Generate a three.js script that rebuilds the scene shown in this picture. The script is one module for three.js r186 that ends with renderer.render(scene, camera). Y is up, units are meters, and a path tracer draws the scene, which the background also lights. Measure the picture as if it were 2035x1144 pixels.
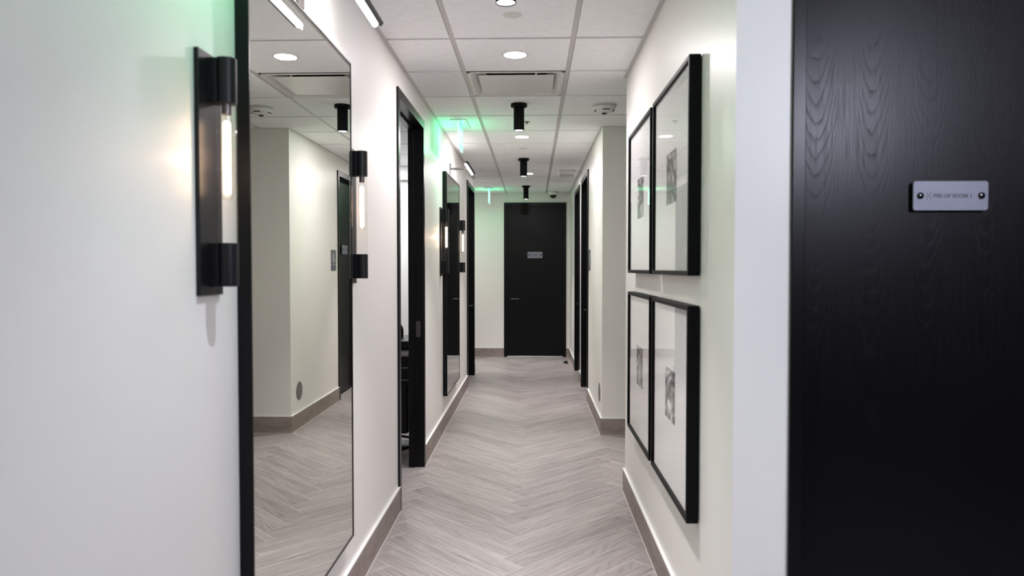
import * as THREE from 'three';
import { RoundedBoxGeometry } from 'three/addons/geometries/RoundedBoxGeometry.js';
import { mergeGeometries } from 'three/addons/utils/BufferGeometryUtils.js';
import { ImprovedNoise } from 'three/addons/math/ImprovedNoise.js';
import { RectAreaLightUniformsLib } from 'three/addons/lights/RectAreaLightUniformsLib.js';

RectAreaLightUniformsLib.init();

// ------------------------------------------------------------------ camera, exposure
// x to the right, y up, depth d runs down the corridor (world z = -d); metres
const scene = new THREE.Scene();
scene.background = new THREE.Color(0x000000);
const renderer = new THREE.WebGLRenderer({ antialias: true });
renderer.toneMapping = THREE.LinearToneMapping;
renderer.toneMappingExposure = 2.03;
renderer.shadowMap.enabled = true;
const EYE = 1.3747, C = 2.5294;                 // eye height, ceiling height
const camera = new THREE.PerspectiveCamera(2 * Math.atan(572 / 1431.6) * 180 / Math.PI, 2035 / 1144, 0.05, 60);
camera.position.set(0, EYE, 0);
camera.rotation.order = 'YXZ';
camera.rotation.set(-0.02749, 0.029156, 0);
camera.focus = 5.6;
camera.userData.fStop = 3.2;
scene.add(camera);

// light levels (candela for lamps, nits for panels) and colours, used by each lamp's own builder
const POWER = { downlight: 400, pendant: 5.2, lobby: 3.4, picture: 15, sconce: 0.015, exit: 2.2, exitEdge: 120, room: 16, back: 3, window: 74 };
const TINT = {
  hall: new THREE.Color().setRGB(1.0, 0.935, 0.955), lobby: new THREE.Color().setRGB(0.88, 0.90, 1.0),
  picture: new THREE.Color().setRGB(1, 0.95, 0.935), sconce: new THREE.Color().setRGB(1, 0.62, 0.45),
  exit: new THREE.Color().setRGB(0.07, 1, 0.36), room: new THREE.Color().setRGB(0.90, 0.95, 1.0), window: new THREE.Color().setRGB(0.80, 0.82, 1.0),
};

// ------------------------------------------------------------------ helpers
let seed = 20240517;
const rnd = () => { seed = (seed * 1664525 + 1013904223) >>> 0; return seed / 4294967296; };
const noise = new ImprovedNoise();
const N = (x, y, z = 0) => noise.noise(x, y, z);
const fbm = (x, y, z = 0, o = 4) => { let s = 0, a = 0.5; for (let i = 0; i < o; i++) { s += a * N(x, y, z + i * 7.3); x *= 2; y *= 2; a *= 0.5; } return s; };
const used = new Map();
function numbered(name) {
  const k = used.get(name) || 0; used.set(name, k + 1);
  return k ? name + '_' + String(k).padStart(3, '0') : name;
}
function finish(o) { o.castShadow = true; o.receiveShadow = true; return o; }
function mesh(name, geometry, material, parent) {
  const m = finish(new THREE.Mesh(geometry, material));
  m.name = parent === scene ? numbered(name) : name;
  parent.add(m);
  return m;
}
function group(name, x = 0, y = 0, d = 0, turn = 0) {
  const g = new THREE.Group(); g.name = numbered(name);
  g.position.set(x, y, -d); g.rotation.y = turn; scene.add(g);
  return g;
}
function thing(o, label, category, grp) { o.userData.label = label; o.userData.category = category; if (grp) o.userData.group = grp; return o; }
function structure(o) { o.userData.kind = 'structure'; return o; }
// a box given by its faces; depths d0 < d1, uv in metres
function boxGeo(x0, x1, y0, y1, d0, d1) {
  const g = new THREE.BoxGeometry(x1 - x0, y1 - y0, d1 - d0);
  g.translate((x0 + x1) / 2, (y0 + y1) / 2, -(d0 + d1) / 2);
  const p = g.attributes.position, n = g.attributes.normal, uv = g.attributes.uv;
  for (let i = 0; i < p.count; i++) {
    if (Math.abs(n.getX(i)) > 0.5) uv.setXY(i, p.getZ(i), p.getY(i));
    else if (Math.abs(n.getY(i)) > 0.5) uv.setXY(i, p.getX(i), p.getZ(i));
    else uv.setXY(i, p.getX(i), p.getY(i));
  }
  return g;
}
function rbox(w, h, d, r = 0.003, x = 0, y = 0, z = 0) { const g = new RoundedBoxGeometry(w, h, d, 2, Math.min(r, w / 2.01, h / 2.01, d / 2.01)); g.translate(x, y, z); return g; }
function cyl(r0, r1, h, x = 0, y = 0, z = 0, seg = 32, open = false) { const g = new THREE.CylinderGeometry(r0, r1, h, seg, 1, open); g.translate(x, y, z); return g; }
function lathe(pts, seg = 48) { return new THREE.LatheGeometry(pts.map(([x, y]) => new THREE.Vector2(x, y)), seg); }
const merge = (list) => mergeGeometries(list.map((g) => (g.index ? g.toNonIndexed() : g)));
function addLight(l) { l.castShadow = true; return l; }

// ------------------------------------------------------------------ textures
function dataTexture(w, h, f, srgb) {
  const a = new Uint8Array(w * h * 4);
  for (let j = 0; j < h; j++) for (let i = 0; i < w; i++) {
    const c = f(i, j, w, h), k = (j * w + i) * 4;
    a[k] = c[0]; a[k + 1] = c[1]; a[k + 2] = c[2]; a[k + 3] = 255;
  }
  const t = new THREE.DataTexture(a, w, h, THREE.RGBAFormat);
  t.magFilter = THREE.LinearFilter; t.minFilter = THREE.LinearMipmapLinearFilter; t.generateMipmaps = true;
  t.wrapS = t.wrapT = THREE.RepeatWrapping; if (srgb) t.colorSpace = THREE.SRGBColorSpace; t.needsUpdate = true;
  return t;
}
const clamp = (v) => Math.max(0, Math.min(255, v));
// wood-look porcelain: eight plank faces, one above the other
const PLANKS = 8;
const toneOf = [0, 4, -5, 2, -2, 6, -6, 1];
function grainAt(i, j, w, rows) {
  const k = Math.floor(j / (1024 / rows)), u = i / w, v = (j % (1024 / rows)) / (1024 / rows), o = k * 13.7;
  const bend = 0.10 * N(u * 2.2, v * 1.5, o);
  let s = 26 * fbm(u * 2.4, (v + bend) * 7, o, 3) + 20 * N(u * 4.5, (v + bend) * 17, o + 3) + 13 * N(u * 11, (v + bend) * 42, o + 15) + 8 * N(u * 40, v * 60, o + 5);
  const arch = Math.sin((v * 16 + 3.4 * N(u * 2.6, v * 1.1, o + 9) * 3) * 2.1);
  const where = Math.max(0, N(u * 2.4, v * 1.6, o + 20));
  s += -26 * where * Math.max(0, arch);
  s += 12 * Math.max(0, N(u * 1.8, v * 2.2, o + 40));
  return s + toneOf[k];
}
const plankMap = dataTexture(2048, 1024, (i, j, w) => { const s = grainAt(i, j, w, PLANKS); return [clamp(151 + s), clamp(143 + s * 1.02), clamp(141.5 + s * 1.03)]; }, true);
const baseMap = dataTexture(1024, 256, (i, j) => { const s = 0.8 * grainAt(i * 2, (j * 0.5) | 0, 2048, PLANKS); return [clamp(139 + s), clamp(126 + s), clamp(121 + s)]; }, true);
// black stained oak veneer, slip matched leaves with cathedral figure (1 m wide x 2.4 m tall)
function oak(i, j, w, h) {
  const x = i / w, y = j / h * 2.4, leaf = 0.157, li = Math.floor((x + 0.03) / leaf), u = ((x + 0.03) / leaf - li) - 0.46;
  const yy = y - 0.03 * li + 0.012 * N(x * 14, y * 3, 3);
  const d = Math.abs(u) + 0.03 * N(x * 30, y * 4, 5);
  const up = yy - 1.15, span = up > 0 ? up * 17 : up * 5;
  const ph = span - 26 * d * d * (1 + 0.2 * N(li * 3.1, 2, 2)) + 1.6 * fbm(x * 9, y * 2.4, 8, 3) + 0.16 * N(x * 150, y * 14, 21);
  const saw = ph - Math.floor(ph);
  const line = Math.pow(saw, 6) * (0.55 + 0.45 * N(x * 60, y * 8, 4));
  const pore = Math.max(0, N(x * 330, y * 9, 11)) * 0.9 + 0.45 * N(x * 160, y * 5, 17);
  return Math.max(0, Math.min(1, 0.27 + 0.60 * line + 0.25 * pore));
}
const OAKW = 1024, OAKH = 2048;
const oakField = new Float32Array(OAKW * OAKH);
for (let j = 0; j < OAKH; j++) for (let i = 0; i < OAKW; i++) oakField[j * OAKW + i] = oak(i, j, OAKW, OAKH);
const oakMap = dataTexture(OAKW, OAKH, (i, j) => { const v = oakField[j * OAKW + i]; return [clamp(12 - 8 * v), clamp(12 - 8 * v), clamp(15 - 9 * v)]; }, true);
const oakRough = dataTexture(OAKW, OAKH, (i, j) => { const v = oakField[j * OAKW + i]; const r = clamp(92 + 110 * v); return [r, r, r]; });
const oakBump = dataTexture(OAKW, OAKH, (i, j) => { const r = clamp(255 - 255 * oakField[j * OAKW + i]); return [r, r, r]; });
const paintBump = dataTexture(512, 512, (i, j) => { const t = 128 + 50 * N(i / 6, j / 6, 1) + 40 * N(i / 14, j / 14, 2); return [clamp(t), clamp(t), clamp(t)]; });
paintBump.repeat.set(2.5, 2.5);
const fissureMap = dataTexture(512, 512, (i, j) => { const s = 247 + 7 * N(i / 3, j / 3, 4) + 5 * N(i / 40, j / 40, 6) - (N(i / 2.2, j / 2.2, 9) > 0.56 ? 16 : 0); return [clamp(s), clamp(s), clamp(s)]; }, true);
fissureMap.repeat.set(1.7, 1.7);
const brushed = dataTexture(256, 256, (i, j) => { const t = 150 + 40 * N(i / 60, j / 1.3, 5) + 25 * N(i / 20, j / 0.8, 8); return [clamp(t), clamp(t), clamp(t)]; });
function canvasTexture(w, h, draw) {
  const c = document.createElement('canvas'); c.width = w; c.height = h; draw(c.getContext('2d'), w, h);
  const t = new THREE.CanvasTexture(c); t.colorSpace = THREE.SRGBColorSpace; return t;
}

// ------------------------------------------------------------------ materials
const std = (o) => new THREE.MeshStandardMaterial(o);
const phys = (o) => new THREE.MeshPhysicalMaterial(o);
const lin = (r, g, b) => new THREE.Color().setRGB(r, g, b);
const M = {
  wall: phys({ color: lin(0.80, 0.775, 0.745), roughness: 0.40, specularIntensity: 0.65, bumpMap: paintBump, bumpScale: 0.00004 }),
  deck: std({ color: lin(0.30, 0.30, 0.30), roughness: 0.95 }),
  tile: std({ map: fissureMap, color: lin(0.97, 0.985, 1.0), roughness: 0.95 }),
  rail: std({ color: lin(0.60, 0.58, 0.575), roughness: 0.5 }),
  plank: std({ map: plankMap, roughness: 0.42, bumpMap: plankMap, bumpScale: 0.0003 }),
  grout: std({ color: lin(0.58, 0.53, 0.50), roughness: 0.9 }),
  base: std({ map: baseMap, roughness: 0.5 }),
  trim: std({ color: lin(0.80, 0.79, 0.77), roughness: 0.4 }),
  blackPaint: phys({ color: lin(0.0035, 0.0035, 0.0045), roughness: 0.30, specularIntensity: 0.4 }),
  oak: phys({ map: oakMap, roughnessMap: oakRough, roughness: 0.66, bumpMap: oakBump, bumpScale: 0.00022, specularIntensity: 0.36 }),
  blackMetal: phys({ color: lin(0.005, 0.005, 0.007), roughness: 0.42, specularIntensity: 0.6 }),
  satinBlack: phys({ color: lin(0.004, 0.004, 0.005), roughness: 0.5, specularIntensity: 0.22 }),
  bronze: std({ color: lin(0.11, 0.095, 0.095), roughness: 0.35, metalness: 0.7 }),
  aluminium: std({ color: lin(0.60, 0.60, 0.64), roughness: 0.5, metalness: 0.55, roughnessMap: brushed }),
  steel: std({ color: lin(0.55, 0.55, 0.56), roughness: 0.25, metalness: 1 }),
  mirror: std({ color: lin(0.78, 0.79, 0.75), roughness: 0.0, metalness: 1 }),
  whitePlastic: std({ color: lin(0.72, 0.72, 0.70), roughness: 0.45 }),
  whiteMetal: std({ color: lin(0.74, 0.735, 0.72), roughness: 0.35 }),
  darkVoid: std({ color: lin(0.02, 0.02, 0.02), roughness: 0.9 }),
  mat: std({ color: lin(0.80, 0.79, 0.79), roughness: 0.85 }),
  glazing: new THREE.MeshPhysicalMaterial({ color: 0xffffff, roughness: 0.0, transmission: 1, thickness: 0, ior: 1.52 }),
  clearGlass: new THREE.MeshPhysicalMaterial({ color: lin(0.97, 0.97, 0.96), roughness: 0.02, transmission: 1, thickness: 0, ior: 1.3 }),
  lampWhite: std({ color: 0xffffff, emissive: lin(1, 0.98, 0.97), emissiveIntensity: 9 }),
  lampLobby: std({ color: 0xffffff, emissive: lin(0.95, 0.98, 1), emissiveIntensity: 9 }),
  lampStrip: std({ color: 0xffffff, emissive: lin(1, 0.98, 0.96), emissiveIntensity: 7 }),
  filament: std({ color: 0xffffff, emissive: lin(1, 0.66, 0.42), emissiveIntensity: 9 }),
  troffer: std({ color: 0xffffff, emissive: lin(0.93, 0.97, 1), emissiveIntensity: 4 }),
  windowGlow: std({ color: 0xffffff, emissive: lin(0.80, 0.82, 1), emissiveIntensity: 3 }),
  chrome: std({ color: lin(0.16, 0.16, 0.18), roughness: 0.3, metalness: 0.9 }),
  tray: std({ color: lin(0.38, 0.38, 0.40), roughness: 0.3, metalness: 0.8 }),
  vinyl: phys({ color: lin(0.006, 0.006, 0.007), roughness: 0.35, specularIntensity: 0.5 }),
  dome: new THREE.MeshPhysicalMaterial({ color: lin(0.006, 0.006, 0.007), roughness: 0.08 }),
  greyDisc: std({ color: lin(0.20, 0.195, 0.19), roughness: 0.4, metalness: 0.4 }),
};

// ------------------------------------------------------------------ floor: herringbone planks at 45 degrees
const WL = -0.760, WR = 0.568, END = 11.144;
const REGION = [                                  // open floor areas [x0, x1, d0, d1]
  [WL, WR, 2.05, END], [WL, 2.6, -0.7, 2.05], [WR, 3.0, 4.43, 5.93], [-2.6, WL, 9.30, END], [-3.2, -0.845, 3.4, 8.2], [WL, 0.3, -2.2, -0.7],
];
{
  const floor = new THREE.Group(); floor.name = numbered('floor'); structure(floor); scene.add(floor);
  mesh('grout_bed', boxGeo(-3.4, 3.2, -0.06, -0.0004, -2.4, END + 0.2), M.grout, floor);
  const w = 0.1446, n = 6, L = n * w, s = w / Math.SQRT2, x0 = -0.045, d0 = 0.003, gap = 0.0034;
  const shapes = [];
  for (let k = 0; k < PLANKS; k++) {
    const g = new THREE.BoxGeometry(L - gap, 0.008, w - gap); g.translate(0, -0.004, 0);
    const p = g.attributes.position, uv = g.attributes.uv;
    for (let i = 0; i < p.count; i++) uv.setXY(i, (p.getX(i) + L / 2) / L, (k + 0.03 + 0.94 * (p.getZ(i) + w / 2) / w) / PLANKS);
    shapes.push(g);
  }
  const list = [];
  const toWorld = (a, b) => [x0 + (a - b) * s, d0 + (a + b) * s];
  for (let strip = -4; strip <= 4; strip++) for (let q = -40; q < 90; q++) for (let type = 0; type < 2; type++) {
    const a = q + strip * n + (type ? 0.5 : n / 2), b = q - strip * n + (type ? 1 + n / 2 : 0.5);
    const [x, d] = toWorld(a, b);
    const m = 0.31;
    if (!REGION.some((r) => x > r[0] - m && x < r[1] + m && d > r[2] - m && d < r[3] + m)) continue;
    const inHall = x > WL - 0.3 && x < WR + 0.5 && d > 1.2;
    list.push({ x, d, type, rank: (inHall ? 0 : 20) + Math.abs(d - 4) + 0.3 * Math.abs(x) });
  }
  list.sort((a, b) => a.rank - b.rank);
  const rest = [];
  list.forEach((e, i) => {
    const k = Math.floor(rnd() * PLANKS), flip = rnd() < 0.5 ? Math.PI : 0, turn = (e.type ? -Math.PI / 4 : Math.PI / 4) + flip, dy = -0.0003 * rnd();
    if (i < 290) { const o = mesh('plank', shapes[k], M.plank, floor); o.position.set(e.x, dy, -e.d); o.rotation.y = turn; }
    else { const g = shapes[k].clone(); g.rotateY(turn); g.translate(e.x, dy, -e.d); rest.push(g); }
  });
  if (rest.length) { const o = mesh('planks_beyond', mergeGeometries(rest), M.plank, floor); o.userData.kind = 'stuff'; }
}

// ------------------------------------------------------------------ walls
const WT = C + 0.16;
function wall(name, ...b) { return structure(mesh(name, boxGeo(...b), M.wall, scene)); }
const DOOR_TOP = 2.385;
wall('wall_left', -0.845, WL, 0, WT, -2.2, 4.045);
wall('wall_left', -0.845, WL, DOOR_TOP - 0.03, WT, 4.045, 4.945);
wall('wall_left', -0.845, WL, 0, WT, 4.945, 8.29);
wall('wall_left', -0.845, WL, DOOR_TOP - 0.03, WT, 8.29, 9.205);
wall('wall_left', -0.845, WL, 0, WT, 9.205, 9.30);
wall('wall_left', -2.7, -0.845, 0, WT, 9.20, 9.30);                   // near side of the far cross passage
wall('wall_left', -2.7, -2.6, 0, WT, 9.30, END);
wall('wall_end', -2.7, -0.415, 0, WT, END, END + 0.12);
wall('wall_end', -0.415, 0.478, DOOR_TOP - 0.03, WT, END, END + 0.12);
wall('wall_end', 0.478, 0.70, 0, WT, END, END + 0.12);
wall('wall_right', WR, 0.69, 0, WT, 2.05, 4.43);
wall('wall_right', 0.69, 3.1, 0, WT, 4.31, 4.43);                     // near side of the right cross passage
wall('wall_right', 3.0, 3.1, 0, WT, 4.43, 5.93);
wall('wall_right', WR, 3.1, 0, WT, 5.93, 6.05);                       // facing the camera
wall('wall_right', WR, 0.69, 0, WT, 6.05, 7.43);
wall('wall_right', WR, 0.69, DOOR_TOP - 0.03, WT, 7.43, 8.345);
wall('wall_right', WR, 0.69, 0, WT, 8.345, 8.77);
wall('wall_right', WR, 0.69, DOOR_TOP - 0.03, WT, 8.77, 9.685);
wall('wall_right', WR, 0.69, 0, WT, 9.685, END);
// wall with the pre-op room door, facing the camera, and the area the camera stands in
wall('wall_front', 0.69, 0.745, 0, WT, 2.05, 2.17);
wall('wall_front', 0.745, 1.665, DOOR_TOP - 0.03, WT, 2.05, 2.17);
wall('wall_front', 1.665, 2.6, 0, WT, 2.05, 2.17);
// dark oak panelling with a high frosted window behind the camera: what the near black door mirrors
const panelling = (name, ...b) => structure(mesh(name, boxGeo(...b), M.oak, scene));
panelling('wall_right', 2.6, 2.7, 0, WT, -0.8, 2.17);
panelling('wall_right', 0.3, 0.4, 0, WT, -2.2, -0.8);
for (const b of [[0.3, 2.6, 0, 2.18], [0.3, 1.65, 2.18, 2.48], [2.21, 2.6, 2.18, 2.48], [0.3, 2.6, 2.48, WT]]) panelling('wall_back', ...b, -0.8, -0.7);
wall('wall_back', -0.845, 0.4, 0, WT, -2.3, -2.2);
{
  const g = new THREE.Group(); g.name = 'window_1'; structure(g); scene.add(g);
  for (const y of [2.19, 2.47]) mesh('window_frame', boxGeo(1.65, 2.21, y - 0.01, y + 0.01, -0.78, -0.705), M.blackPaint, g);
  for (const x of [1.66, 2.20]) mesh('window_frame', boxGeo(x - 0.01, x + 0.01, 2.20, 2.46, -0.78, -0.705), M.blackPaint, g);
  mesh('frosted_pane', boxGeo(1.67, 2.19, 2.20, 2.46, -0.746, -0.74), M.windowGlow, g);
  const l = addLight(new THREE.RectAreaLight(TINT.window, POWER.window, 0.50, 0.25)); l.position.set(1.93, 2.33, 0.735);
  g.add(l);
}
// treatment room behind the open doorway
wall('wall_back', -3.2, -0.845, 0, WT, 8.2, 8.3);
wall('wall_left', -3.3, -3.2, 0, WT, 3.3, 8.3);
wall('wall_front', -3.2, -0.845, 0, WT, 3.3, 3.4);
wall('wall_back', -3.2, -0.845, C - 0.155, C - 0.002, 8.12, 8.2);            // lowered bulkhead

// ------------------------------------------------------------------ ceiling: lay-in tiles in a metal grid
{
  const ceil = new THREE.Group(); ceil.name = numbered('ceiling'); structure(ceil); scene.add(ceil);
  mesh('deck', boxGeo(-3.3, 3.1, WT, WT + 0.1, -2.3, END + 0.12), M.deck, ceil);
  const T = 0.6096, X0 = -0.4077, D0 = 3.6551, half = 0.012;
  REGION.forEach(([x0, x1, d0, d1], ri) => {
    const open = (x, d) => REGION.some((r) => x > r[0] && x < r[1] && d > r[2] && d < r[3]);
    for (let i = Math.floor((x0 - X0) / T); X0 + i * T < x1; i++) for (let j = Math.floor((d0 - D0) / T); D0 + j * T < d1; j++) {
      let a = Math.max(x0, X0 + i * T + half + 0.0015), b = Math.min(x1, X0 + (i + 1) * T - half - 0.0015);
      let e = Math.max(d0, D0 + j * T + half + 0.0015), f = Math.min(d1, D0 + (j + 1) * T - half - 0.0015);
      if (b - a < 0.02 || f - e < 0.02) continue;
      if (ri === 0 && i === 0 && j === 1) continue;                   // the air diffuser sits here
      if (ri === 5 && i === 0 && j === -8) continue;                  // light panel behind the camera
      if (ri === 4 && i === -3 && j === 6) continue;                  // light panel of the treatment room
      mesh('ceiling_tile', boxGeo(a, b, C, C + 0.016, e, f), M.tile, ceil);
    }
    for (let i = Math.floor((x0 - X0) / T); X0 + i * T < x1; i++) { const x = X0 + i * T; if (x > x0 + 0.02 && x < x1 - 0.02) mesh('grid_rail', boxGeo(x - half, x + half, C + 0.0055, C + 0.03, d0, d1), M.rail, ceil); }
    for (let j = Math.floor((d0 - D0) / T); D0 + j * T < d1; j++) { const d = D0 + j * T; if (d > d0 + 0.02 && d < d1 - 0.02) mesh('cross_tee', boxGeo(x0, x1, C + 0.0058, C + 0.028, d - half, d + half), M.rail, ceil); }
  });
  const angle = (x0, x1, d0, d1) => mesh('wall_angle', boxGeo(x0, x1, C - 0.0015, C + 0.002, d0, d1), M.rail, ceil);
  angle(WL, WL + 0.021, -2.2, 9.30); angle(WR - 0.021, WR, 2.05, 4.43); angle(WR - 0.021, WR, 5.93, END); angle(-2.6, WR, END - 0.021, END);
  angle(WR, 3.0, 5.909, 5.93); angle(WR, 3.0, 4.43, 4.451); angle(WR, 2.6, 2.029, 2.05); angle(-2.6, WL, 9.30, 9.321); angle(-0.866, -0.845, 3.4, 8.12);
}

// ------------------------------------------------------------------ baseboards: wood-look tiles under a white bead
function baseboard(name, axis, at, side, from, to, endCaps = true) {
  // axis 'd': runs along the corridor at x = at, standing proud to `side`; axis 'x': runs across at depth = at
  const g = new THREE.Group(); g.name = numbered(name); structure(g); scene.add(g);
  const H = 0.136, t = 0.012, len = 0.915;
  for (let a = from; a < to - 0.004; a += len) {
    const b = Math.min(to, a + len), e = b < to - 0.004 ? 0.0015 : 0, lo = Math.min(at, at + side * t), hi = Math.max(at, at + side * t);
    mesh('baseboard_tile', axis === 'd' ? boxGeo(lo, hi, 0, H, a, b - e) : boxGeo(a, b - e, 0, H, lo, hi), M.base, g);
  }
  const lo = Math.min(at, at + side * (t + 0.002)), hi = Math.max(at, at + side * (t + 0.002));
  mesh('top_bead', axis === 'd' ? boxGeo(lo, hi, H, H + 0.007, from, to) : boxGeo(from, to, H, H + 0.007, lo, hi), M.trim, g);
  const lo2 = Math.min(at, at + side * (t + 0.004)), hi2 = Math.max(at, at + side * (t + 0.004));
  mesh('grout_line', axis === 'd' ? boxGeo(lo2, hi2, 0, 0.0012, from, to) : boxGeo(from, to, 0, 0.0012, lo2, hi2), M.grout, g);
}
baseboard('baseboard_left', 'd', WL, 1, -2.2, 4.02);
baseboard('baseboard_left', 'd', WL, 1, 4.985, 8.25);
baseboard('baseboard_left', 'd', WL, 1, 9.245, 9.312);
baseboard('baseboard_left', 'x', 9.30, 1, -2.6, WL);
baseboard('baseboard_right', 'd', WR, -1, 2.05, 4.442);
baseboard('baseboard_right', 'x', 4.43, 1, WR, 3.0);
baseboard('baseboard_right', 'x', 5.93, -1, WR - 0.012, 3.0);
baseboard('baseboard_right', 'd', WR, -1, 5.93, 7.39);
baseboard('baseboard_right', 'd', WR, -1, 8.38, 8.735);
baseboard('baseboard_right', 'd', WR, -1, 9.72, END - 0.012);
baseboard('baseboard_end', 'x', END, -1, -2.6, -0.45);
baseboard('baseboard_end', 'x', END, -1, 0.513, WR);
baseboard('baseboard_front', 'x', 2.05, -1, WR, 0.71);

// ------------------------------------------------------------------ doors. Local frame: x across, y up, +z out of the wall into the corridor
function doorSet(x, d, turn, W, recess, opt = {}) {
  const g = new THREE.Group(); g.name = 'door_' + (doorSet.n = (doorSet.n || 0) + 1); structure(g); scene.add(g);
  g.position.set(x, 0, -d); g.rotation.y = turn;
  const f = opt.face ?? 0.05, h = DOOR_TOP, z0 = -0.097, z1 = 0.012;
  for (const s of [-1, 1]) {
    mesh('jamb', rbox(f, h, z1 - z0, 0.002, s * (W / 2 - f / 2), h / 2, (z0 + z1) / 2), M.blackPaint, g);
    mesh('door_stop', rbox(0.016, h - f, 0.04, 0.002, s * (W / 2 - f - 0.008), (h - f) / 2, -recess - 0.045), M.blackPaint, g);
  }
  mesh('head', rbox(W - 2 * f, f + 0.006, z1 - z0, 0.002, 0, h - f / 2 - 0.003, (z0 + z1) / 2), M.blackPaint, g);
  if (opt.open) {
    mesh('head_stop', rbox(W - 2 * f - 0.032, 0.016, 0.04, 0.002, 0, h - f - 0.014, -recess - 0.045), M.blackPaint, g);
    const sp = mesh('strike_plate', rbox(0.002, 0.11, 0.03, 0.0008, (opt.strikeSide ?? 1) * (W / 2 - f - 0.0008), 0.955, -0.03), M.bronze, g);
    sp.userData.label = 'dark strike plate';
    return g;
  }
  const lw = W - 2 * f - 0.006, lh = h - f - 0.026;
  const lg = new THREE.BoxGeometry(lw, lh, 0.044); lg.translate(0, 0.018 + lh / 2, -recess - 0.022);
  const p = lg.attributes.position, uv = lg.attributes.uv;
  for (let i = 0; i < p.count; i++) uv.setXY(i, p.getX(i) + lw / 2, p.getY(i) / 2.4);
  const leaf = mesh('door_leaf', lg, M.oak, g);
  const hs = opt.handleSide ?? -1, hx = hs * (lw / 2 - 0.07), hy = 0.90, fz = -recess;
  const handle = new THREE.Group(); handle.name = 'handle'; g.add(handle);
  const rose = cyl(0.026, 0.026, 0.010, 0, 0, 0, 28); rose.rotateX(Math.PI / 2); rose.translate(hx, hy, fz + 0.005);
  mesh('rose', rose, M.blackMetal, handle);
  const neck = cyl(0.009, 0.009, 0.046, 0, 0, 0, 16); neck.rotateX(Math.PI / 2); neck.translate(hx, hy, fz + 0.030);
  mesh('lever', merge([neck, rbox(0.125, 0.017, 0.014, 0.006, hx - hs * 0.052, hy, fz + 0.050)]), M.steelDark, handle);
  for (const y of [0.25, 1.2, 2.15]) mesh('hinge', cyl(0.006, 0.006, 0.10, -hs * (lw / 2 + 0.001), y, fz + 0.004, 12), M.blackMetal, g);
  if (opt.threshold) mesh('threshold', rbox(W - 2 * f, 0.014, 0.06, 0.003, 0, 0.007, -recess - 0.01), M.aluminium, g);
  return g;
}
M.steelDark = std({ color: lin(0.12, 0.12, 0.125), roughness: 0.28, metalness: 0.9 });
// turn: local +z faces the corridor
const LEFT = Math.PI / 2, RIGHT = -Math.PI / 2;
doorSet(WL, 4.495, LEFT, 0.97, 0.03, { open: true, strikeSide: 1 });
doorSet(WL, 8.7475, LEFT, 0.985, 0.06, { handleSide: 1 });
doorSet(0.0315, END, 0, 0.962, 0.008, { handleSide: -1, threshold: true });
doorSet(WR, 7.8875, RIGHT, 0.985, 0.07, { handleSide: -1 });
doorSet(WR, 9.2275, RIGHT, 0.985, 0.07, { handleSide: -1 });
doorSet(1.205, 2.05, 0, 0.964, 0.03, { face: 0.036, handleSide: 1 });

// ------------------------------------------------------------------ door signs: brushed plates on two black stand-off screws
function signFace(draw) {
  return canvasTexture(1024, 416, (c, w, h) => {
    c.fillStyle = '#777885'; c.fillRect(0, 0, w, h);
    for (let k = 0; k < 900; k++) { c.fillStyle = rnd() < 0.5 ? 'rgba(255,255,255,0.05)' : 'rgba(90,90,110,0.05)'; c.fillRect(rnd() * w - 200, rnd() * h, 120 + rnd() * 500, 1); }
    draw(c, w, h);
  });
}
function roundedPlate(w, h, r, t) {
  const s = new THREE.Shape(), a = w / 2, b = h / 2;
  s.moveTo(-a + r, -b); s.lineTo(a - r, -b); s.absarc(a - r, -b + r, r, -Math.PI / 2, 0); s.lineTo(a, b - r); s.absarc(a - r, b - r, r, 0, Math.PI / 2);
  s.lineTo(-a + r, b); s.absarc(-a + r, b - r, r, Math.PI / 2, Math.PI); s.lineTo(-a, -b + r); s.absarc(-a + r, -b + r, r, Math.PI, 1.5 * Math.PI);
  const g = new THREE.ExtrudeGeometry(s, { depth: t, bevelEnabled: true, bevelSize: 0.0006, bevelThickness: 0.0006, bevelSegments: 1, curveSegments: 8 });
  const p = g.attributes.position, uv = g.attributes.uv;
  for (let i = 0; i < p.count; i++) uv.setXY(i, p.getX(i) / w + 0.5, p.getY(i) / h + 0.5);
  return g;
}
function doorSign(x, y, d, turn, w, h, face, label) {
  const g = group('door_sign', x, y, d, turn);
  thing(g, label, 'sign', 'room signs on the doors');
  mesh('plate', roundedPlate(w, h, 0.007, 0.004).translate(0, 0, 0.012), std({ map: face, roughness: 0.45, metalness: 0.2 }), g);
  for (const s of [-1, 1]) {
    const post = cyl(0.006, 0.006, 0.012, 0, 0, 0, 16); post.rotateX(Math.PI / 2); post.translate(s * w * 0.41, 0, 0.006);
    const cap = lathe([[0, 0.0055], [0.006, 0.005], [0.0092, 0.003], [0.0095, 0]], 24); cap.rotateX(Math.PI / 2); cap.translate(s * w * 0.41, 0, 0.0165);
    mesh('standoff_screw', merge([post, cap]), M.dome, g);
  }
  return g;
}
const logo = (c, x, y, k) => {                     // two mirrored swelling strokes
  c.strokeStyle = '#24242e'; c.lineWidth = 9 * k; c.lineCap = 'round';
  for (const s of [-1, 1]) {
    c.beginPath(); c.moveTo(x + s * 27 * k, y - 52 * k); c.bezierCurveTo(x + s * 22 * k, y - 30 * k, x + s * 6 * k, y - 22 * k, x + s * 14 * k, y); c.bezierCurveTo(x + s * 20 * k, y + 18 * k, x + s * 32 * k, y + 26 * k, x + s * 24 * k, y + 54 * k); c.stroke();
  }
};
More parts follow.
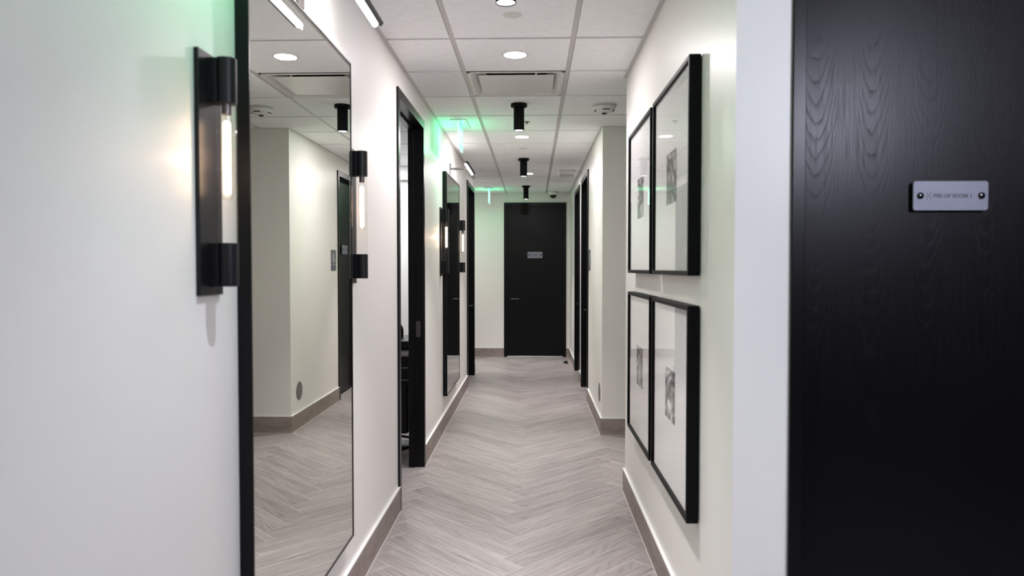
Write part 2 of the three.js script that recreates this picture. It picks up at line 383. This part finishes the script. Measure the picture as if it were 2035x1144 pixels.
const preop = signFace((c, w, h) => {
  logo(c, 212, h * 0.51, 1);
  c.fillStyle = '#1d1d26'; c.font = '500 74px sans-serif'; c.textBaseline = 'middle'; c.textAlign = 'left';
  const text = 'PRE-OP ROOM 1', tw = c.measureText(text).width, k = 540 / tw;
  c.save(); c.translate(270, h * 0.505); c.scale(k, 1); c.fillText(text, 0, 0); c.lineWidth = 4.5; c.strokeStyle = '#1d1d26'; c.strokeText(text, 0, 0); c.restore();
});
const farFace = signFace((c, w, h) => {            // print too far away to read: two soft rows of marks
  c.fillStyle = 'rgba(40,40,50,0.75)';
  for (let x = 340; x < 760; x += 30) c.fillRect(x, 170, 21, 26);
  for (let x = 470; x < 640; x += 30) c.fillRect(x, 222, 21, 26);
  logo(c, 262, h * 0.51, 0.9);
});
doorSign(1.172, 1.578, 2.08, 0, 0.206, 0.081, preop, 'brushed silver plate reading PRE-OP ROOM 1 on the near black door');
doorSign(0.030, 1.578, END + 0.008, 0, 0.232, 0.098, farFace, 'small silver plate on the black door at the corridor end');
doorSign(WR + 0.07, 1.578, 7.89, RIGHT, 0.232, 0.098, farFace, 'silver plate on the recessed black door past the grey washroom sign');
doorSign(WL - 0.06, 1.578, 8.82, LEFT, 0.232, 0.098, farFace, 'silver plate seen edge-on on the left black door beyond the second mirror');

// washroom sign on the right wall
{
  const face = canvasTexture(512, 640, (c, w, h) => {
    c.fillStyle = '#5d6066'; c.fillRect(0, 0, w, h);
    c.fillStyle = '#565b66'; c.fillRect(0, 470, w, 170);
    c.fillStyle = '#d9dadd'; c.fillRect(40, 462, w - 80, 8);
    // standing figure
    c.beginPath(); c.arc(330, 118, 30, 0, 7); c.fill();
    c.beginPath(); c.roundRect ? c.roundRect(290, 155, 80, 120, 26) : c.rect(290, 155, 80, 120); c.fill();
    c.fillRect(302, 255, 26, 130); c.fillRect(334, 255, 26, 130);
    // seated figure with wheel
    c.beginPath(); c.arc(165, 150, 26, 0, 7); c.fill();
    c.strokeStyle = '#d9dadd'; c.lineWidth = 22; c.beginPath(); c.moveTo(165, 185); c.lineTo(168, 275); c.lineTo(222, 278); c.lineTo(240, 360); c.stroke();
    c.lineWidth = 14; c.beginPath(); c.arc(165, 315, 66, -0.1, 4.2); c.stroke();
  });
  const g = group('washroom_sign', WR, 1.455, 7.23, RIGHT);
  thing(g, 'dark grey washroom sign with white figures on the right wall', 'sign');
  mesh('panel', roundedPlate(0.165, 0.205, 0.006, 0.006), std({ map: face, roughness: 0.45 }), g);
  mesh('backing', rbox(0.150, 0.19, 0.004, 0.001, 0, 0, 0.0015), M.satinBlack, g);
}
// round metal cover low on the right wall
{
  const g = group('wall_cover_plate', WR, 0.318, 6.14, RIGHT);
  thing(g, 'round grey metal cover plate low on the right wall', 'cover plate');
  const disc = lathe([[0, 0.006], [0.070, 0.006], [0.078, 0.004], [0.080, 0]], 48); disc.rotateX(Math.PI / 2);
  mesh('disc', disc, M.greyDisc, g);
  const screw = lathe([[0, 0.002], [0.004, 0.0015], [0.005, 0]], 16); screw.rotateX(Math.PI / 2); screw.translate(0, 0, 0.006);
  mesh('screw', screw, M.steel, g);
}

// ------------------------------------------------------------------ framed mirrors on the left wall
function wallMirror(d0, d1, label) {
  const w = d1 - d0, y0 = 0.293, y1 = 2.188, h = y1 - y0, g = group('wall_mirror', WL, y0, (d0 + d1) / 2, LEFT);
  thing(g, label, 'mirror', 'black framed mirrors on the left wall');
  const t = 0.007, D = 0.036;
  for (const s of [-1, 1]) mesh('frame_stile', rbox(t, h, D, 0.0008, s * (w / 2 - t / 2), h / 2, D / 2 + 0.001), M.blackPaint, g);
  for (const y of [t / 2, h - t / 2]) mesh('frame_rail', rbox(w - 2 * t, t, D, 0.0008, 0, y, D / 2 + 0.001), M.blackPaint, g);
  mesh('mirror_glass', new THREE.BoxGeometry(w - 2 * t, h - 2 * t, 0.005).translate(0, h / 2, D - 0.004), M.mirror, g);
  mesh('backing_board', new THREE.BoxGeometry(w - 2 * t, h - 2 * t, 0.020).translate(0, h / 2, 0.013), M.darkVoid, g);
  return g;
}
wallMirror(1.828, 2.868, 'tall black framed mirror nearest the camera, between two wall lamps');
wallMirror(6.045, 7.085, 'far black framed mirror beyond the open doorway, under the second picture light');

// picture lights above the mirrors
function pictureLight(d, label) {
  const g = group('picture_light', WL, 2.28, d, LEFT);
  thing(g, label, 'picture light', 'picture lights above the mirrors');
  mesh('wall_plate', rbox(0.06, 0.105, 0.010, 0.002, 0, -0.005, 0.005), M.bronze, g);
  mesh('arm', rbox(0.03, 0.016, 0.165, 0.003, 0, 0.0, 0.09), M.bronze, g);
  const bar = rbox(0.69, 0.020, 0.030, 0.004); bar.rotateX(0.65); bar.translate(0, 0.006, 0.190);
  mesh('lamp_bar', bar, M.blackMetal, g);
  const strip = new THREE.CapsuleGeometry(0.0105, 0.655, 6, 16); strip.rotateZ(Math.PI / 2); strip.translate(0, -0.006, 0.176);
  mesh('light_strip', strip, M.lampStrip, g);
  const l = addLight(new THREE.RectAreaLight(TINT.picture, POWER.picture, 0.66, 0.022));
  l.position.set(0, -0.013, 0.163); l.lookAt(g.localToWorld(new THREE.Vector3(0, -0.5, -0.35))); 
  g.add(l);
  const dir = new THREE.Vector3(0, -0.1, -1);
  l.quaternion.setFromUnitVectors(new THREE.Vector3(0, 0, -1), dir.normalize());
  return g;
}
pictureLight(2.34, 'bronze picture light with glowing bar above the nearest mirror');
pictureLight(6.585, 'bronze picture light with glowing bar above the far mirror');

// ------------------------------------------------------------------ wall sconces: black caps, clear reeded tube, filament bulb
function reededTube(r, h) {
  const n = 64, pos = [], idx = [];
  for (let k = 0; k <= n; k++) {
    const a = k / n * Math.PI * 2, rr = r * (1 + 0.018 * Math.cos(a * 16));
    for (const y of [-h / 2, h / 2]) pos.push(rr * Math.cos(a), y, rr * Math.sin(a));
  }
  for (let k = 0; k < n; k++) { const a = 2 * k; idx.push(a, a + 1, a + 2, a + 1, a + 3, a + 2); }
  const g = new THREE.BufferGeometry(); g.setAttribute('position', new THREE.Float32BufferAttribute(pos, 3)); g.setIndex(idx); g.computeVertexNormals();
  return g;
}
function sconce(d, label) {
  const g = group('wall_sconce', WL, 1.312, d, LEFT);
  thing(g, label, 'wall lamp', 'black wall lamps beside the mirrors');
  const out = 0.049, R = 0.0235;
  mesh('backplate', rbox(0.118, 0.558, 0.011, 0.0015, 0, 0.279, 0.0055), M.blackMetal, g);
  for (const [y0, y1, part] of [[0.443, 0.547, 'top_cap'], [0.020, 0.121, 'bottom_cap']]) {
    const h = y1 - y0, ym = (y0 + y1) / 2;
    const c = lathe([[0, -h / 2], [R - 0.001, -h / 2], [R, -h / 2 + 0.001], [R, h / 2 - 0.001], [R - 0.001, h / 2], [0, h / 2]], 40); c.translate(0, ym, out);
    mesh(part, c, M.blackMetal, g);
    mesh('bracket', rbox(0.034, h, 0.024, 0.002, 0, ym, 0.021), M.blackMetal, g);
  }
  const tube = mesh('glass_tube', reededTube(0.0212, 0.334).translate(0, 0.282, out), M.clearGlass, g);
  tube.userData.label = 'clear reeded glass tube';
  mesh('bulb_socket', cyl(0.011, 0.011, 0.026, 0, 0.431, out, 20), M.bronze, g);
  const b = lathe([[0.0, 0.0], [0.008, 0.0015], [0.0125, 0.007], [0.0135, 0.014], [0.0135, 0.185], [0.011, 0.196], [0.009, 0.2]], 28); b.translate(0, 0.22, out);
  const bulb = mesh('bulb', b, M.clearGlass, g);
  mesh('filament', new THREE.CapsuleGeometry(0.0078, 0.155, 6, 16).translate(0, 0.318, out), M.filament, bulb);
  const l = addLight(new THREE.PointLight(TINT.sconce, POWER.sconce)); l.position.set(0, 0.318, out); l.shadow.radius = 0.4;
  g.add(l);
  return g;
}
sconce(1.662, 'black wall lamp nearest the camera, on the left edge of the near mirror');
sconce(2.984, 'black wall lamp between the near mirror and the open doorway');
sconce(5.907, 'black wall lamp between the open doorway and the far mirror');
sconce(7.300, 'black wall lamp on the far side of the far mirror');

// ------------------------------------------------------------------ framed prints on the right wall
function printTexture(k) {
  return dataTexture(256, 288, (i, j, w, h) => {
    const u = i / w, v = j / h;
    const stroke = fbm(u * 4 + k * 5 + 1.4 * N(u * 3, v * 3, k), v * 3.2 + k * 2, k * 9.1, 5);
    const slash = Math.sin((u * (k % 2 ? 3.2 : -2.4) + v * 5 + 2.2 * N(u * 2.5, v * 2.5, k * 3)) * 3.1);
    let g = 112 + 270 * stroke + 74 * slash;
    if (k % 2 === 0 && v < 0.55 && Math.abs(u - 0.5) < 0.34 * (1 - v * 1.2)) g += 90;
    if (k === 1 || k === 2) g += 40 * (v - 0.4);
    const f = 14 * N(i / 2.3, j / 2.3, k);
    g = clamp(g * 0.78 + f);
    return [clamp(g + 2), g, clamp(g + 2)];
  }, true);
}
const frameProto = {};
function picture(d, y, k, label) {
  const S = 0.745, D = 0.040, t = 0.017, g = group('framed_print', WR, y, d, RIGHT);
  thing(g, label, 'picture', 'framed prints on the right wall');
  for (const s of [-1, 1]) {
    mesh('frame_stile', frameProto.s ??= rbox(t, S, D, 0.0015), M.satinBlack, g).position.set(s * (S / 2 - t / 2), 0, D / 2 + 0.004);
    mesh('frame_rail', frameProto.r ??= rbox(S - 2 * t, t, D, 0.0015), M.satinBlack, g).position.set(0, s * (S / 2 - t / 2), D / 2 + 0.004);
  }
  mesh('backing_board', frameProto.b ??= new THREE.BoxGeometry(S - 2 * t, S - 2 * t, 0.006), M.deck, g).position.set(0, 0, 0.008);
  mesh('mount', frameProto.m ??= new THREE.BoxGeometry(S - 2 * t, S - 2 * t, 0.002), M.mat, g).position.set(0, 0, 0.0295);
  mesh('print', frameProto.p ??= new THREE.BoxGeometry(0.195, 0.20, 0.0008), std({ map: printTexture(k), roughness: 0.7 }), g).position.set(0, 0.005, 0.0312);
  mesh('glazing', frameProto.g ??= new THREE.PlaneGeometry(S - 2 * t, S - 2 * t), M.glazing, g).position.set(0, 0, 0.0375);
  return g;
}
picture(2.828, 1.7215, 1, 'black framed square print, upper of the two nearest the camera');
picture(2.828, 0.8745, 2, 'black framed square print, lower of the two nearest the camera');
picture(3.632, 1.7215, 3, 'black framed square print, upper of the two farther from the camera');
picture(3.632, 0.8745, 4, 'black framed square print, lower of the two farther from the camera');

// ------------------------------------------------------------------ ceiling fittings
function spot(parent, power, tint, angle, penumbra, y, radius = 1) {
  const l = addLight(new THREE.SpotLight(tint, power, 0, angle, penumbra, 2));
  l.position.set(0, y, 0); l.target.position.set(0, y - 1, 0); l.shadow.radius = radius;
  parent.add(l, l.target);
  return l;
}
function pendant(d, label) {
  const g = group('cylinder_downlight', -0.1, C, d);
  thing(g, label, 'ceiling lamp', 'black cylinder lamps on the ceiling');
  mesh('flange', lathe([[0, 0], [0.057, 0], [0.0575, -0.001], [0.0575, -0.020], [0.056, -0.0215], [0, -0.0215]], 40), M.satinBlack, g);
  mesh('body', lathe([[0, -0.0215], [0.0375, -0.0215], [0.0375, -0.186], [0.0365, -0.187], [0.034, -0.187], [0.034, -0.176], [0, -0.176]], 40), M.satinBlack, g);
  mesh('lens', cyl(0.0338, 0.0338, 0.004, 0, -0.1805, 0, 32), M.lampWhite, g);
  spot(g, POWER.pendant, TINT.hall, 0.62, 0.8, -0.186, 0.25);
}
pendant(2.66, 'black cylinder lamp cropped by the top edge of the photo');
pendant(5.104, 'second black cylinder lamp, hanging just behind the air diffuser');
pendant(7.635, 'third black cylinder lamp along the corridor');
pendant(10.15, 'farthest black cylinder lamp, just before the end door');
function downlight(x, d, label, kind = 'hall') {
  const g = group('recessed_downlight', x, C, d);
  thing(g, label, 'downlight', 'round recessed downlights');
  mesh('trim_ring', lathe([[0.060, 0.001], [0.060, -0.003], [0.066, -0.0035], [0.071, -0.002], [0.072, 0]], 48), M.whiteMetal, g);
  mesh('lens', cyl(0.060, 0.060, 0.002, 0, -0.0011, 0, 40), kind === 'hall' ? M.lampWhite : M.lampLobby, g);
  if (kind === 'lobby') { spot(g, POWER.lobby, TINT.lobby, 0.76, 0.9, -0.008, 0.4); return; }
  const l = addLight(new THREE.RectAreaLight(TINT.hall, POWER.downlight, 0.084, 0.084));
  l.position.set(0, -0.004, 0); l.rotation.x = -Math.PI / 2;
  g.add(l);
}
downlight(-0.098, 3.932, 'round recessed downlight in front of the air diffuser');
downlight(-0.098, 6.37, 'round recessed downlight just below the second cylinder lamp');
downlight(-0.06, 8.84, 'round recessed downlight half hidden by the third cylinder lamp');
downlight(-0.098, 1.49, 'round recessed downlight over the near mirror lamp', 'lobby');
downlight(1.42, 1.12, 'round recessed downlight in front of the pre-op room door', 'lobby');
downlight(-1.8, 10.2, 'round recessed downlight in the far left cross passage');
function sprinklerCap(x, d, r, label) {
  const g = mesh('concealed_sprinkler', lathe([[0, -0.004], [r - 0.004, -0.004], [r, -0.002], [r, 0]], 40), M.whitePlastic, scene);
  g.position.set(x, C, -d);
  thing(g, label, 'sprinkler', 'sprinkler covers on the ceiling');
}
sprinklerCap(-0.094, 3.315, 0.043, 'flat white ceiling disc beside the nearest cylinder lamp');
sprinklerCap(-0.095, 6.985, 0.043, 'flat white ceiling disc between second and third cylinder lamps');
sprinklerCap(-0.061, 9.44, 0.043, 'flat white ceiling disc just before the farthest cylinder lamp');
{
  const g = group('fire_sprinkler', -0.05, C, 5.72);
  thing(g, 'tiny metal sprinkler head half hidden behind the second cylinder lamp', 'sprinkler');
  mesh('stem', cyl(0.005, 0.006, 0.016, 0, -0.008, 0, 12), M.chrome, g);
  mesh('escutcheon', lathe([[0, -0.005], [0.02, -0.004], [0.024, 0]], 24), M.chrome, g);
  mesh('deflector', cyl(0.010, 0.010, 0.002, 0, -0.017, 0, 16), M.chrome, g);
}
// smoke detector
{
  const g = group('smoke_detector', 0.505, C, 5.16);
  thing(g, 'white domed smoke detector with black slots on the ceiling', 'smoke detector');
  mesh('base', lathe([[0, 0], [0.086, 0], [0.086, -0.004], [0.084, -0.008], [0, -0.008]], 48), M.whitePlastic, g);
  mesh('dome', lathe([[0, -0.056], [0.035, -0.055], [0.058, -0.047], [0.073, -0.034], [0.081, -0.018], [0.084, -0.008], [0, -0.008]], 48), M.whitePlastic, g);
  for (const [a0, len] of [[0.25, 0.75], [1.35, 0.01], [2.15, 0.75], [3.6, 0.75], [5.2, 0.75]]) {
    if (len < 0.1) continue;
    const t = new THREE.TorusGeometry(0.0665, 0.0035, 8, 14, len); t.rotateX(Math.PI / 2); t.rotateY(a0); t.translate(0, -0.041, 0);
    mesh('vent_slot', t, M.darkVoid, g);
  }
  mesh('sensor_cage', lathe([[0, -0.062], [0.016, -0.062], [0.019, -0.054], [0.019, -0.048]], 10), M.darkVoid, g);
  mesh('sensor_cap', cyl(0.008, 0.008, 0.003, 0, -0.0635, 0, 16), M.chrome, g);
}
// ceiling speaker box and far air grille
{
  const g = group('ceiling_vent_box', 0.405, C, 8.70);
  thing(g, 'shallow white rectangular vent box on the far ceiling', 'vent box');
  mesh('housing', rbox(0.20, 0.03, 0.36, 0.006, 0, -0.015, 0), M.whitePlastic, g);
  for (let k = 0; k < 6; k++) mesh('louvre', rbox(0.17, 0.004, 0.02, 0.001, 0, -0.0325, -0.145 + k * 0.026), M.greyVent ??= std({ color: lin(0.42, 0.42, 0.40), roughness: 0.6 }), g);
}
// dome camera
{
  const g = group('dome_camera', 0.305, C, 10.96);
  thing(g, 'white dome camera with black lens on the far ceiling', 'camera');
  mesh('base', lathe([[0, 0], [0.082, 0], [0.082, -0.022], [0.074, -0.046], [0.058, -0.050], [0, -0.050]], 40), M.whitePlastic, g);
  mesh('dome', lathe([[0, -0.096], [0.022, -0.093], [0.040, -0.082], [0.050, -0.066], [0.053, -0.050]], 32), M.dome, g);
}
// plaque air diffuser set into the grid
{
  const T = 0.6096, cx = -0.4077 + T / 2, cd = 3.6551 + 1.5 * T, g = group('air_diffuser', cx, C, cd), a = T / 2 - 0.014, b = 0.19;
  thing(g, 'square white plaque air diffuser set into the ceiling', 'air vent');
  for (let k = 0; k < 4; k++) {
    const side = new THREE.BufferGeometry();
    const q = [[-a + 0.018, 0.0, a - 0.018], [a - 0.018, 0.0, a - 0.018], [b, 0.055, b], [-b, 0.055, b]];
    side.setAttribute('position', new THREE.Float32BufferAttribute([q[0], q[2], q[1], q[0], q[3], q[2]].flat(), 3)); side.computeVertexNormals(); side.rotateY(k * Math.PI / 2);
    mesh('sloped_side', side, M.whiteMetal, g);
    mesh('rim', rbox(2 * a, 0.004, 0.019, 0.001).translate(0, 0.001, a - 0.0095).rotateY(k * Math.PI / 2), M.whiteMetal, g);
    mesh('hanger', rbox(0.012, 0.06, 0.03, 0.001).translate(0.12, 0.035, 0.2).rotateY(k * Math.PI / 2), M.whiteMetal, g);
  }
  mesh('neck', boxGeo(-b, b, 0.075, 0.09, -b, b), M.darkVoid, g);
  mesh('plaque', rbox(0.455, 0.0025, 0.450, 0.001, 0, 0.001, -0.004), M.whiteMetal, g);
}
// edge-lit exit signs
const exitFace = canvasTexture(512, 320, (c, w, h) => {
  c.fillStyle = '#7df3c4'; c.fillRect(0, 0, w, h);
  c.fillStyle = '#ddfff2'; c.font = 'bold 250px sans-serif'; c.textAlign = 'center'; c.textBaseline = 'middle';
  const k = 440 / c.measureText('EXIT').width; c.save(); c.translate(w / 2, h * 0.52); c.scale(k, 1); c.fillText('EXIT', 0, 0); c.restore();
});
M.exitGlow = std({ color: lin(0.05, 0.3, 0.16), emissive: 0xffffff, emissiveMap: exitFace, emissiveIntensity: 0.6, roughness: 0.3 });
M.exitEdge = std({ color: lin(0.4, 0.8, 0.6), emissive: lin(0.4, 1, 0.75), emissiveIntensity: 0.9, roughness: 0.3 });
function exitSign(x, d, label) {
  const g = group('exit_sign', x, C, d, LEFT);
  thing(g, label, 'exit sign', 'green exit signs on the ceiling');
  const can = mesh('canopy', rbox(0.362, 0.006, 0.128, 0.002, 0, -0.003, 0), M.whiteMetal, g); can.userData.label = 'white ceiling canopy plate';
  const W = 0.34, H = 0.200, y = -0.006 - H / 2;
  mesh('acrylic_panel', new THREE.BoxGeometry(W, H, 0.008).translate(0, y, 0), [M.exitEdge, M.exitEdge, M.exitEdge, M.exitEdge, M.exitGlow, M.exitGlow], g);
  for (const s of [-1, 1]) {
    const l = addLight(new THREE.RectAreaLight(TINT.exit, POWER.exit, W - 0.02, H - 0.02));
    l.position.set(0, y, s * 0.006); if (s > 0) l.rotation.y = Math.PI;
    g.add(l);
  }
  const e = addLight(new THREE.RectAreaLight(TINT.exit, POWER.exitEdge, W - 0.02, 0.007));      // the lit lower edge of the acrylic
  e.position.set(0, y - H / 2 - 0.002, 0); e.rotation.x = -Math.PI / 2; g.add(e);
}
exitSign(-0.582, 5.785, 'glowing green exit sign hanging nearest, beyond the open doorway');
exitSign(-0.64, 10.55, 'glowing green exit sign at the far end of the corridor');
exitSign(-0.582, 1.60, 'glowing green exit sign over the near left wall');

// ------------------------------------------------------------------ light panels
function lightPanel(x, d, label, power, tint, drop = 0) {
  const g = group('light_panel', x, C - drop, d);
  thing(g, label, 'ceiling light');
  mesh('panel_frame', boxGeo(-0.295, 0.295, 0.003, 0.05, -0.295, 0.295), M.whiteMetal, g);
  mesh('diffuser', boxGeo(-0.275, 0.275, 0.0005, 0.003, -0.275, 0.275), M.troffer, g);
  const l = addLight(new THREE.RectAreaLight(tint, power, 0.54, 0.54)); l.position.set(0, -0.004, 0); l.rotation.x = -Math.PI / 2;
  g.add(l);
}
lightPanel(-0.4077 - 2.5 * 0.6096, 3.6551 + 6.5 * 0.6096, 'bright square light panel in the room behind the open doorway', POWER.room, TINT.room);
lightPanel(-0.4077 + 0.5 * 0.6096, 3.6551 - 7.5 * 0.6096, 'square light panel behind the camera', POWER.back, TINT.lobby);

// ------------------------------------------------------------------ seen through the open doorway
{
  const g = group('procedure_chair', -1.14, 0, 5.50);
  thing(g, 'black procedure chair with chrome trim seen through the open doorway', 'chair');
  const ring = new THREE.TorusGeometry(0.24, 0.012, 12, 48); ring.rotateX(Math.PI / 2); ring.translate(0, 0.028, 0);
  mesh('foot_ring', ring, M.vinyl, g);
  mesh('base_disc', lathe([[0, 0.03], [0.15, 0.028], [0.19, 0.012], [0.19, 0]], 40), M.chrome, g);
  mesh('pedestal', cyl(0.075, 0.11, 0.46, 0, 0.25, 0, 32), M.vinyl, g);
  mesh('skirt', rbox(0.44, 0.58, 0.48, 0.02, 0, 0.44, 0), M.vinyl, g);
  for (const y of [0.555, 0.645]) mesh('shelf', rbox(0.50, 0.012, 0.54, 0.005, 0, y, 0), M.chrome, g);
  for (const [x, z] of [[-0.22, -0.24], [0.22, -0.24], [-0.22, 0.24], [0.22, 0.24]]) mesh('upright', rbox(0.025, 0.24, 0.025, 0.005, x, 0.63, z), M.vinyl, g);
  mesh('seat_pan', rbox(0.5, 0.055, 0.54, 0.024, 0, 0.748, 0), M.tray, g);
  mesh('seat', rbox(0.48, 0.06, 0.52, 0.025, 0, 0.81, 0), M.vinyl, g);
  const arch = new THREE.TubeGeometry(new THREE.CatmullRomCurve3([[0, 0.82, 0.03], [0, 0.91, 0.03], [0, 0.94, 0.01], [0, 0.945, -0.05], [0, 0.91, -0.08], [0, 0.82, -0.08]].map((p) => new THREE.Vector3(...p))), 30, 0.013, 10);
  arch.rotateY(Math.PI / 2); arch.translate(0.10, 0, 0.0);
  mesh('arm_loop', arch, M.vinyl, g);
}
for (const [y, label] of [[1.69, 'upper small dark wall hook inside the room behind the doorway'], [1.30, 'lower small dark wall hook inside the room behind the doorway']]) {
  const g = group('wall_hook', -1.375, y, 8.2);
  thing(g, label, 'hook');
  mesh('rose', cyl(0.02, 0.02, 0.008, 0, 0, 0, 20).rotateX(Math.PI / 2).translate(0, 0, 0.004), M.blackMetal, g);
  mesh('peg', cyl(0.008, 0.012, 0.05, 0, 0, 0, 14).rotateX(Math.PI / 2).translate(0, 0, 0.03), M.blackMetal, g);
}
// door stop on the floor by the end door
{
  const g = group('door_stop', 0.484, 0, 10.38);
  thing(g, 'small black door stop on the floor near the end door', 'door stop');
  mesh('post', lathe([[0, 0], [0.028, 0], [0.028, 0.008], [0.014, 0.014], [0.012, 0.04], [0, 0.042]], 24), M.satinBlack, g);
  mesh('rubber_bumper', rbox(0.05, 0.02, 0.022, 0.005, -0.02, 0.022, 0), M.satinBlack, g);
}

renderer.render(scene, camera);
